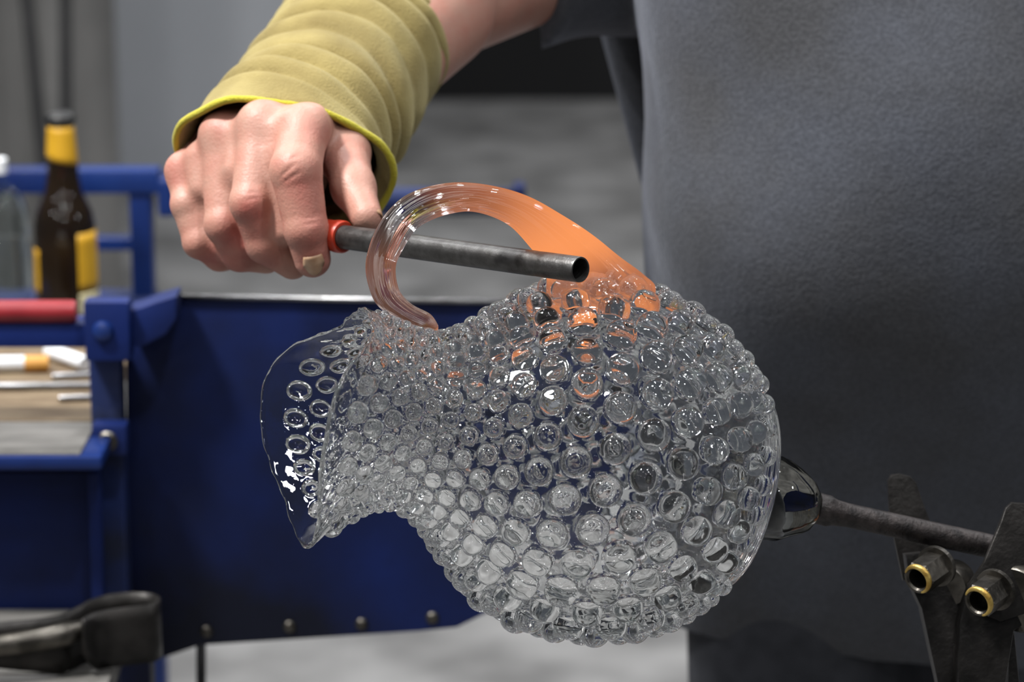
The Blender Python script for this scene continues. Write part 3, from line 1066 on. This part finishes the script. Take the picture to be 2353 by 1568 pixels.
# --- felt arm guard: ridged sleeve along the forearm, loose at the wrist
ctrs = [(646, 394, -118, 64), (656, 366, -152, 60.5), (680, 326, -215, 57), (708, 284, -310, 56), (752, 232, -420, 57), (790, 172, -540, 57.5), (822, 116, -650, 57), (842, 84, -715, 54), (852, 70, -745, 47)]
cp = catmull([list(P(x, y, DH - z * SH)) + [r * mm] for x, y, z, r in ctrs], 14)
RA = 120
gv, gf = [], []
edge_pts = []
for q in range(len(cp)):
    c_ = Vector(cp[q][:3]); s = q / (len(cp) - 1)
    tdir = Vector(cp[min(q + 3, len(cp) - 1)][:3]) - Vector(cp[max(q - 3, 0)][:3])
    tdir.normalize()
    u = (RT - tdir * RT.dot(tdir)).normalized()
    w = tdir.cross(u).normalized()
    if w.dot(UP) < 0: w = -w
    for k in range(RA):
        g = 2 * math.pi * k / RA
        x = s * 10.5 + 0.35 * math.sin(g + 0.8) + 0.18 * math.sin(2 * g + s * 5) + 0.10 * math.sin(3 * g - s * 9)
        rid = abs(math.sin(math.pi * x)) ** 0.7
        amp = 8.0 * mm * sstep(np.array((s - 0.10) / 0.15)) * (0.75 + 0.35 * math.sin(g * 2 + x * 1.7))
        r = cp[q][3] * 0.965 + amp * (rid - 0.45)
        fl_ = math.exp(-s * 9)
        r += fl_ * (0.004 * math.sin(2 * g + 2.2) + 0.0025 * math.sin(3 * g + 0.4) + 0.0012 * math.sin(7 * g))
        # right corner of the cuff is pulled outwards
        r += fl_ * 0.004 * math.exp(-((math.atan2(math.sin(g + 0.05), math.cos(g + 0.05))) / 0.35) ** 2)
        p = c_ + (u * math.cos(g) + w * math.sin(g) * 1.0) * r
        p += tdir * (fl_ * (0.004 * math.sin(2 * g + 0.7) + 0.0015 * math.sin(5 * g)))
        p += (u * math.cos(g) + w * math.sin(g)) * 0.0012 * mnoise.noise(p * 45)
        gv.append(p)
        if q == 0: edge_pts.append(p)
for q in range(len(cp) - 1):
    for k in range(RA):
        k2 = (k + 1) % RA
        gf.append((q * RA + k, q * RA + k2, (q + 1) * RA + k2, (q + 1) * RA + k))
bm = bmesh.new(); vv = [bm.verts.new(p) for p in gv]
for f_ in gf: bm.faces.new([vv[k] for k in f_])
guard = bobj('arm_guard', bm, 'felt', person, smooth=False)
guard.data.shade_smooth()
guard['label'] = 'ridged yellow felt arm guard'
md = guard.modifiers.new('thickness', 'SOLIDIFY'); md.thickness = 0.0028; md.offset = 0
V__, F__ = tube_verts(edge_pts, [0.0023 + 0.0004 * mnoise.noise(p * 150) for p in edge_pts], 10, closed=True)
o = mesh('cuff_edge', V__, F__, 'felt_edge', guard, smooth=True); o['label'] = 'bright yellow cut edge of the cuff'

# --- shirt: torso, side drape and right sleeve
zz = lambda py, Y: PY(1700, py, Y).z
xs = np.arange(0.02, 0.68, 0.0042); ys = np.arange(1.74, 2.46, 0.0042); zs = np.arange(0.68, 1.56, 0.0045)
G = grid(xs, ys, zs)
X, Yg, Z = G
XC = 0.300 + 0.012 * np.clip((1.0 - Z) / 0.25, 0, 1.4) - 0.010 * np.clip((Z - 1.15) / 0.2, 0, 2)
bul = 0.060 * np.exp(-((Z - 1.08) / 0.16) ** 2) + 0.02 * np.exp(-((Z - 1.28) / 0.2) ** 2)
YC = 2.075 - bul + 0.30 * 0.07 * np.log1p(np.exp((1.03 - Z) / 0.07)) + 0.04 * np.clip(Z - 1.2, 0, 1)
AA = 0.205 + 0.02 * np.clip((Z - 1.2) / 0.3, 0, 1) - 0.06 * np.clip((Z - 1.42) / 0.12, 0, 1) ** 2
BB = 0.150 + 0 * Z - 0.05 * np.clip((Z - 1.40) / 0.14, 0, 1) ** 2
ex = 2.5
rho = (np.abs((X - XC) / AA) ** ex + np.abs((Yg - YC) / BB) ** ex) ** (1 / ex)
tor = (rho - 1) * np.minimum(AA, BB) * 0.95
tor = np.maximum(tor, Z - 1.50)
# drapery
fold = (0.0030 * np.sin(26 * X - 20 * Z + 2.0) * np.exp(-((Z - 1.2) / 0.12) ** 2)
        + 0.0080 * np.exp(-((X - 0.47 + 0.55 * (Z - 1.2)) / 0.022) ** 2) * np.exp(-((Z - 1.25) / 0.10) ** 2)
        - 0.0090 * np.exp(-((X - 0.435 + 0.55 * (Z - 1.2)) / 0.02) ** 2) * np.exp(-((Z - 1.25) / 0.10) ** 2)
        + 0.0035 * np.sin(34 * (X + 0.5 * Z)) * np.exp(-((Z - 0.85) / 0.10) ** 2)
        + 0.0022 * np.sin(19 * X + 31 * Z))
tor = tor + fold
side = rcone(G, np.array(P(1522, -60, 2.20)), np.array(P(1518, 480, 2.12)), 0.060, 0.010)
side = np.minimum(side, rcone(G, np.array(P(1545, -60, 2.20)), np.array(P(1600, -500, 2.2)), 0.056, 0.06))
sh = smin(tor, side, 0.004)
shoulder = np.array(P(1560, -520, 2.12)); s1 = np.array(P(1195, -120, 2.05)); s2 = np.array(P(1420, -190, 2.10))
slv = smin(rcone(G, s1, s2, 0.073, 0.087), rcone(G, s2, shoulder, 0.072, 0.085), 0.02)
slv = slv + 0.0025 * np.sin(70 * X + 40 * Z)
# cut the sleeve open end where the bare arm comes out
cdir = s1 - s2; cdir /= np.linalg.norm(cdir)
cut = (G[0] - s1[0]) * cdir[0] + (G[1] - s1[1]) * cdir[1] + (G[2] - s1[2]) * cdir[2]
slv = np.maximum(slv, cut - 0.012)
sh = smin(sh, slv, 0.006)
lsh = np.array([0.53, 2.12, 1.40])
sh = smin(sh, rcone(G, lsh, lsh + np.array([0.06, -0.05, -0.18]), 0.085, 0.075), 0.02)
hem = 0.735 + 0.012 * np.sin(9 * X)
sh = np.maximum(sh, hem - Z)
V_, F_ = surface_nets(sh, xs, ys, zs)
so = np_mesh('shirt', V_, F_, 'shirt', person)
so['label'] = 'dark blue-grey cotton shirt'
# --- trousers and shoes (below the frame)
xs = np.arange(0.05, 0.60, 0.009); ys = np.arange(1.88, 2.36, 0.009); zs = np.arange(0.03, 0.86, 0.011)
G = grid(xs, ys, zs)
le = None
for sx in (-1, 1):
    a = rcone(G, (0.318 + sx * 0.085, 2.11, 0.78), (0.318 + sx * 0.10, 2.10, 0.45), 0.098, 0.070)
    b = rcone(G, (0.318 + sx * 0.10, 2.10, 0.45), (0.318 + sx * 0.11, 2.14, 0.09), 0.070, 0.055)
    c_ = smin(a, b, 0.03)
    le = c_ if le is None else smin(le, c_, 0.02)
le = np.maximum(le, Z.min() * 0 + (0.05 - G[2]))
V_, F_ = surface_nets(le, xs, ys, zs)
np_mesh('trousers', V_, F_, 'trouser', person)
for sx in (-1, 1):
    xs = np.arange(-0.06, 0.06, 0.005); ys = np.arange(-0.2, 0.12, 0.005); zs = np.arange(-0.012, 0.12, 0.005)
    G = grid(xs, ys, zs)
    f = smin(rcone(G, (0, 0.05, 0.045), (0, -0.13, 0.03), 0.042, 0.036), rcone(G, (0, 0.04, 0.05), (0, 0.04, 0.1), 0.04, 0.04), 0.02)
    f = np.maximum(f, 0.001 - G[2])
    f = np.maximum(f, G[2] - 0.105)
    V_, F_ = surface_nets(f, xs, ys, zs)
    V_ = V_ + np.array([0.318 + sx * 0.11, 2.13, 0])
    np_mesh('shoe', V_, F_, 'shoe', person)

# ================================================================== STEEL TUBE TOOL IN THE FIST
e_d = 1.548
def tool_pt(x):
    y = 545 + (x - 790) * 0.1376
    z = tz(x)
    d_hand = DH - z * SH
    return P(x, y, d_hand)
pe = P(1334, 620, e_d); pg = tool_pt(782)
tdir = (pe - pg).normalized()
tool = thing('steel_tube', 'grey steel tube with red grip held in the fist, passing through the glass handle', 'tube', pg)
L = (pe - pg).length
rt = 30 * 1.56 * K
bm = lathe_bm(pg, tdir, [(-0.04, rt), (L * 0.82, rt), (L * 0.835, rt * 0.985), (L * 0.86, rt * 1.0), (L - 0.0008, rt), (L, rt * 0.97), (L, rt * 0.86), (L - 0.001, rt * 0.83), (L * 0.3, rt * 0.83)], 48)
bobj('tube_shaft', bm, 'tube', tool, smooth=True)
rg = 36.5 * 1.67 * K
bm = lathe_bm(pg, tdir, [(-0.135, rg * 0.7), (-0.132, rg * 0.95), (-0.125, rg), (-0.006, rg), (-0.002, rg * 1.06), (0.002, rg * 1.05), (0.0035, rg * 0.97), (0.0032, rt * 1.02)], 40)
bobj('grip', bm, 'red_grip', tool, smooth=True)['label'] = 'red rubber grip'

# ================================================================== BLUE WORK BENCH
YB = 2.10
bench = thing('work_bench', 'blue painted steel work bench with upright shield sheet and riveted edge', 'bench', (PY(250, 1568, YB).x, YB, 0))
pp = [(290, 705), (330, 697), (400, 684), (700, 686), (1140, 692), (1300, 695), (1462, 700), (1470, 900), (1440, 1130), (1350, 1280), (1220, 1370), (1118, 1410), (1050, 1443), (960, 1452), (460, 1484), (378, 1512), (290, 1520)]
q = [PY(x, y, YB + 0.03) for x, y in pp]
sheet = bobj('shield_sheet', poly_bm(q, Vector((0, 0.005, 0))), 'blue', bench, bevel=0.0012, smooth=True)
for (x, y) in [(475, 1452), (666, 1441), (831, 1435), (994, 1421)]:
    c = PY(x, y, YB + 0.03)
    bobj('rivet', lathe_bm(c + Vector((0, 0.001, 0)), (0, -1, 0), [(0, 0.0055), (0.0015, 0.0053), (0.003, 0.004), (0.0038, 0.002)], 18), 'edge_steel', sheet, smooth=True)
# folded lip in bare steel, paints in the lit, worn top edge
a, b = PY(402, 682, YB + 0.028), PY(1458, 699, YB + 0.028)
V__, F__ = tube_verts([a, a.lerp(b, 0.5), b], 0.0022, 10)
mesh('sheet_lip', V__, F__, 'steel', sheet, smooth=True)
bobj('post', rbox(217, 800, 288, 1568, YB + 0.004, 0.025, 0.0), 'soot_blue', bench, bevel=0.002)
bk = bobj('bracket', rbox(193, 694, 298, 832, YB - 0.016, 0.02), 'blue', bench, bevel=0.003, smooth=True)
c = PY(237, 762, YB - 0.016)
bobj('bolt', lathe_bm(c + Vector((0, 0.002, 0)), (0, -1, 0), [(0, 0.0085), (0.002, 0.0085), (0.006, 0.0065), (0.0075, 0.003)], 20), 'blue_light', bk, smooth=True)
bk2 = bobj('bracket', rbox(210, 978, 292, 1050, YB - 0.016, 0.02), 'blue', bench, bevel=0.003, smooth=True)
c = PY(247, 1014, YB - 0.016)
bobj('bolt', lathe_bm(c + Vector((0, 0.002, 0)), (0, -1, 0), [(0, 0.0078), (0.003, 0.0078), (0.0045, 0.006), (0.0045, 0.0035), (0.002, 0.003)], 20), 'edge_steel', bk2, smooth=True)
q = [PY(x, y, YB - 0.006) for x, y in [(296, 716), (322, 708), (360, 694), (405, 681), (405, 735), (380, 770), (330, 796), (296, 800)]]
bobj('corner_link', poly_bm(q, Vector((0, 0.034, 0))), 'blue', bench, bevel=0.002, smooth=True)
bobj('arm_rail', rbox(-500, 744, 198, 801, YB, 0.03), 'blue', bench, bevel=0.003, smooth=True)
bobj('lower_rail', rbox(-500, 1050, 234, 1084, YB - 0.07, 0.06), 'blue_light', bench, bevel=0.004, smooth=True)  # lit top face put into the lighter blue
bobj('lower_panel', rbox(-500, 1086, 222, 1430, YB - 0.02, 0.008), 'blue', bench, bevel=0.001)
bobj('panel_frame', rbox(205, 1086, 234, 1430, YB - 0.034, 0.014), 'blue', bench, bevel=0.002)
zt = PY(100, 1048, YB - 0.07).z
xl, xr_ = PY(-500, 1000, YB).x, PY(214, 1000, YB).x
bobj('tray_sheet', box_bm(xl, xr_, YB - 0.066, YB + 0.02, zt - 0.006, zt + 0.001), 'grey_board', bench, bevel=0.001)
bobj('tray_board', box_bm(xl, xr_, YB + 0.021, YB + 0.34, zt - 0.012, zt + 0.002), 'wood', bench, bevel=0.001)
# back frame
YR = 2.80
bobj('rear_rail', rbox(-500, 392, 364, 447, YR, 0.03), 'blue_light', bench, bevel=0.003, smooth=True)
bobj('rear_post', rbox(300, 440, 350, 700, YR + 0.004, 0.025, 0.0), 'blue_light', bench, bevel=0.002)
bobj('rear_link', rbox(215, 548, 304, 577, YR + 0.03, 0.02), 'blue_light', bench, bevel=0.002)
a, b = PY(372, 455, YR + 0.02), PY(1188, 462, YR + 0.10)
V__, F__ = tube_verts([a, a.lerp(b, 0.4), b], 0.013, 18)
mesh('rear_bar', V__, F__, 'soot_blue', bench, smooth=True)
c = PY(1192, 440, YR + 0.10)
bobj('end_stop', rbox(1178, 428, 1208, 492, YR + 0.09, 0.03), 'blue', bench, bevel=0.004)
bobj('end_stop', rbox(362, 412, 398, 500, YR, 0.05), 'blue_light', bench, bevel=0.004)
bobj('underbar', rbox(372, 478, 1190, 497, YR + 0.10, 0.03), 'blue', bench, bevel=0.003)
# bottle shelf behind the arm rail
zs_ = PY(155, 738, 2.70).z
xs0, xs1 = PY(-500, 740, 2.6).x, PY(292, 740, 2.6).x
bobj('shelf', box_bm(xs0, xs1, 2.58, 2.84, zs_ - 0.015, zs_), 'soot_blue', bench, bevel=0.002)
# small slatted table under the jacks, with its leg
zj = PY(250, 1512, 1.97).z
bobj('leg', rbox(272, 1500, 345, 1568, 2.06, 0.03, 0.0), 'blue', bench, bevel=0.003)
V__, F__ = tube_verts([PY(462, 1470, 2.14), PY(462, 1568, 2.14), (PY(462, 1568, 2.14).x, 2.14, 0)], 0.004, 10)
mesh('thin_leg', V__, F__, 'iron_black', bench, smooth=True)
for k in range(6):
    y0 = 1.80 + k * 0.047
    bobj('slat', box_bm(PY(-500, 1540, 1.95).x, PY(262, 1540, 1.95).x, y0, y0 + 0.043, zj - 0.016, zj - 0.0005), 'grey_board', bench, bevel=0.0015)

# things on the tray
def lying(name, p0, p1, r_px, m, label, cat, parts=None, group=None, r_m=None, lift=0.0):
    r = r_m or r_px * 2.15 * K
    z = zt + 0.002 + r + lift
    a, b = PZ(*p0, z), PZ(*p1, z)
    if parts is None:
        L_ = (b - a).length
        o = bobj(name, lathe_bm(a, b - a, [(0, r * 0.9), (0.0012, r), (L_ - 0.0012, r), (L_, r * 0.9)], 24), m, None, smooth=True)
        tag(o, label, cat, group)
        return o
    t = thing(name, label, cat, a)
    prev = 0
    L_ = (b - a).length
    d_ = (b - a).normalized()
    for nm, s0, s1, mm_ in parts:
        bobj(nm, lathe_bm(a + d_ * (s0 * L_), d_, [(0, r), ((s1 - s0) * L_ - 0.001, r), ((s1 - s0) * L_, r * 0.92)], 24), mm_, t, smooth=True)
    return t
lying('paper_stick', (-300, 842), (112, 835), 21, None, 'white stick with an orange end lying on the tray', 'stick',
      [('white_barrel', 0, 0.868, 'white'), ('orange_tip', 0.868, 1.0, 'orange_end')])
lying('white_stick', (112, 806), (196, 836), 19, 'white', 'short plain white stick lying askew on the tray', 'stick')
lying('steel_rod', (-300, 893), (215, 886), 9.5, 'steel', 'long bright steel rod across the tray, the longer one', 'rod', group='steel rods on the tray')
lying('steel_rod', (136, 916), (216, 913), 8.5, 'steel', 'shorter steel rod end nearest the tray front', 'rod', group='steel rods on the tray')
lying('steel_rod', (120, 866), (214, 861), 8.5, 'steel', 'short dull steel rod just below the white sticks', 'rod', group='steel rods on the tray')

# red tube resting on the arm rail
zr = PY(0, 744, YB).z
rr_ = 27 * 2.1 * K
a = Vector((PY(-500, 720, YB).x, YB + 0.004, zr + rr_)); b = Vector((PY(174, 720, YB).x, YB + 0.004, zr + rr_))
L_ = (b - a).length
bm = lathe_bm(a, b - a, [(0, rr_ * 0.8), (0.002, rr_), (L_ - 0.003, rr_), (L_, rr_ * 0.88), (L_, rr_ * 0.5), (L_ - 0.004, rr_ * 0.45)], 32)
tag(bobj('red_tube', bm, 'red_tube', None, smooth=True), 'red painted tube resting on the blue arm rail at the left edge', 'tube')

# beer bottle
bc = PY(157, 738, 2.70); bc.z = zs_ + 0.0005
sb = 2.76 * K
hgt = PY(157, 256, 2.70).z - zs_
bot = thing('beer_bottle', 'dark brown beer bottle with yellow neck and body labels behind the red tube', 'bottle', bc)
bp_ = [(0, 60), (0.004, 70), (0.02, 71), (0.46 * hgt, 70), (0.52 * hgt, 65), (0.57 * hgt, 54), (0.62 * hgt, 43), (0.70 * hgt, 37), (0.80 * hgt, 34), (0.93 * hgt, 29), (0.945 * hgt, 33), (0.965 * hgt, 33), (0.97 * hgt, 29), (0.975 * hgt, 28)]
bobj('bottle_glass', lathe_bm(bc, (0, 0, 1), [(t, r * sb) for t, r in bp_], 40), 'bottle', bot, smooth=True)
bobj('bottle_cap', lathe_bm(bc, (0, 0, 1), [(0.955 * hgt, 35 * sb), (0.965 * hgt, 35 * sb), (0.985 * hgt, 31 * sb), (0.995 * hgt, 22 * sb)], 32), 'cap', bot, smooth=True)
def label_strip(name, z0f, z1f, a0, a1, m, slope=0.0, nz=6, low=None):
    V, F = [], []
    na = 24
    zt_ = [p[0] for p in bp_]; rt_ = [p[1] * sb for p in bp_]
    for i in range(nz + 1):
        for k in range(na + 1):
            g = a0 + (a1 - a0) * k / na
            zb = z0f + (slope * (k / na) if low is None else low(k / na))
            z = (zb + (z1f - zb) * i / nz) * hgt
            r = np.interp(z, zt_, rt_) + 0.0006
            V.append((bc.x + r * math.cos(g), bc.y + r * math.sin(g), bc.z + z))
    for i in range(nz):
        for k in range(na):
            F.append((i * (na + 1) + k, i * (na + 1) + k + 1, (i + 1) * (na + 1) + k + 1, (i + 1) * (na + 1) + k))
    o = mesh(name, V, F, m, bot, smooth=True)
    md = o.modifiers.new('thickness', 'SOLIDIFY'); md.thickness = 0.0004
    return o
label_strip('neck_label', 0.79, 0.93, -math.pi, 0, 'label_yellow', low=lambda t: 0.0 - 0.045 * t)
label_strip('body_label', 0.16, 0.44, R(-58), R(35), 'label_yellow', low=lambda t: 0)
label_strip('body_label', 0.05, 0.155, R(-58), R(35), 'label_cream', low=lambda t: 0)
label_strip('back_label', 0.14, 0.36, R(-178), R(-140), 'label_yellow', low=lambda t: 0)
# clear bottle at the frame edge
cc = PY(12, 738, 2.72); cc.z = zs_ + 0.0005
h2 = PY(12, 430, 2.72).z - zs_
cb = thing('clear_bottle', 'clear empty bottle at the left edge beside the brown beer bottle', 'bottle', cc)
pr_ = [(0, 50), (0.003, 62), (0.3 * h2, 66), (0.55 * h2, 64), (0.58 * h2, 61), (0.62 * h2, 66), (0.80 * h2, 64), (0.9 * h2, 54), (0.98 * h2, 38), (h2, 24), (1.12 * h2, 18), (1.2 * h2, 18)]
bm = lathe_bm(cc, (0, 0, 1), [(t, r * sb) for t, r in pr_] + [(t, max(r - 4, 2) * sb) for t, r in pr_[::-1][:-1]] + [(0.004, 45 * sb)], 36, caps=False)
bm.verts.ensure_lookup_table()
n_ = len(bm.verts)
bm.faces.new([bm.verts[k] for k in range(36)]); bm.faces.new([bm.verts[n_ - 36 + k] for k in range(36)])
bobj('bottle_wall', bm, 'plastic', cb, smooth=True)
bobj('bottle_cap', lathe_bm(cc + Vector((0, 0, 1.2 * h2)), (0, 0, 1), [(-0.012, 21 * sb), (0.001, 21 * sb), (0.002, 19 * sb)], 30), 'white', cb, smooth=True)

# jacks: bent flat spring joining two shanks
YJ = 1.95
zj_top = PY(250, 1400, YJ).z
jk = thing('jacks', 'dark steel glassmaking jacks with bent flat spring lying at the lower left', 'tool', (PZ(250, 1400, zj_top).x, YJ, zj))
jp = [(-260, 1452), (-100, 1441), (20, 1430), (130, 1416), (175, 1398), (215, 1378), (255, 1366), (300, 1362), (340, 1363), (360, 1370), (364, 1380), (345, 1390), (300, 1396), (250, 1402), (215, 1410), (190, 1424)]
jp = catmull(jp, 6)
h_full = zj_top - zj - 0.001
V__, F__ = [], []
for q, (x, y) in enumerate(jp):
    p = PZ(x, y, zj_top)
    s = q / (len(jp) - 1)
    hh = h_full if s > 0.2 else h_full * (0.45 + 0.55 * s / 0.2)
    if s > 0.93: hh = h_full * (1 - 0.4 * (s - 0.93) / 0.07)
    for k in range(5):
        V__.append(p - Vector((0, 0, hh * k / 4)))
for q in range(len(jp) - 1):
    for k in range(4):
        F__.append((q * 5 + k, (q + 1) * 5 + k, (q + 1) * 5 + k + 1, q * 5 + k + 1))
o = mesh('spring_band', V__, F__, 'dark_steel', jk, smooth=True)
md = o.modifiers.new('thickness', 'SOLIDIFY'); md.thickness = 0.003; md.offset = 0
sp_ = [PZ(205, 1440, zj_top - 0.012), PZ(150, 1458, zj_top - 0.014), PZ(60, 1474, zj_top - 0.016), PZ(-80, 1492, zj_top - 0.018), PZ(-320, 1520, zj_top - 0.020)]
sp_ = [Vector(p) for p in catmull([list(p) for p in sp_], 8)]
rr_l = [0.0050 + 0.0040 * min(1, k / 8) for k in range(len(sp_))]
V__, F__ = tube_verts(sp_, rr_l, 18)
mesh('shank', V__, F__, 'edge_steel', jk, smooth=True)

# dark pipes leaning at the back
for (x0, y0, x1, y1, Y0, lab) in [(58, -30, 106, 420, 5.3, 'slim black iron pipe leaning at a slant by the grey sheet wall'),
                                  (150, -30, 152, 420, 5.4, 'black iron pipe standing upright behind the beer bottle')]:
    a, b = PY(x0, y0, Y0), PY(x1, y1, Y0)
    d_ = (b - a)
    top = a - d_ * 1.2
    bot_ = a + d_ * ((0.012 - a.z) / d_.z)
    rp = 13.5 * 5.4 * K
    L_ = (bot_ - top).length
    o = bobj('iron_pipe', lathe_bm(top, bot_ - top, [(0, rp * 0.8), (0.004, rp), (L_ - 0.004, rp), (L_, rp * 0.9)], 20), 'iron_black', None, smooth=True)
    tag(o, lab, 'pipe', 'iron pipes at the back wall')
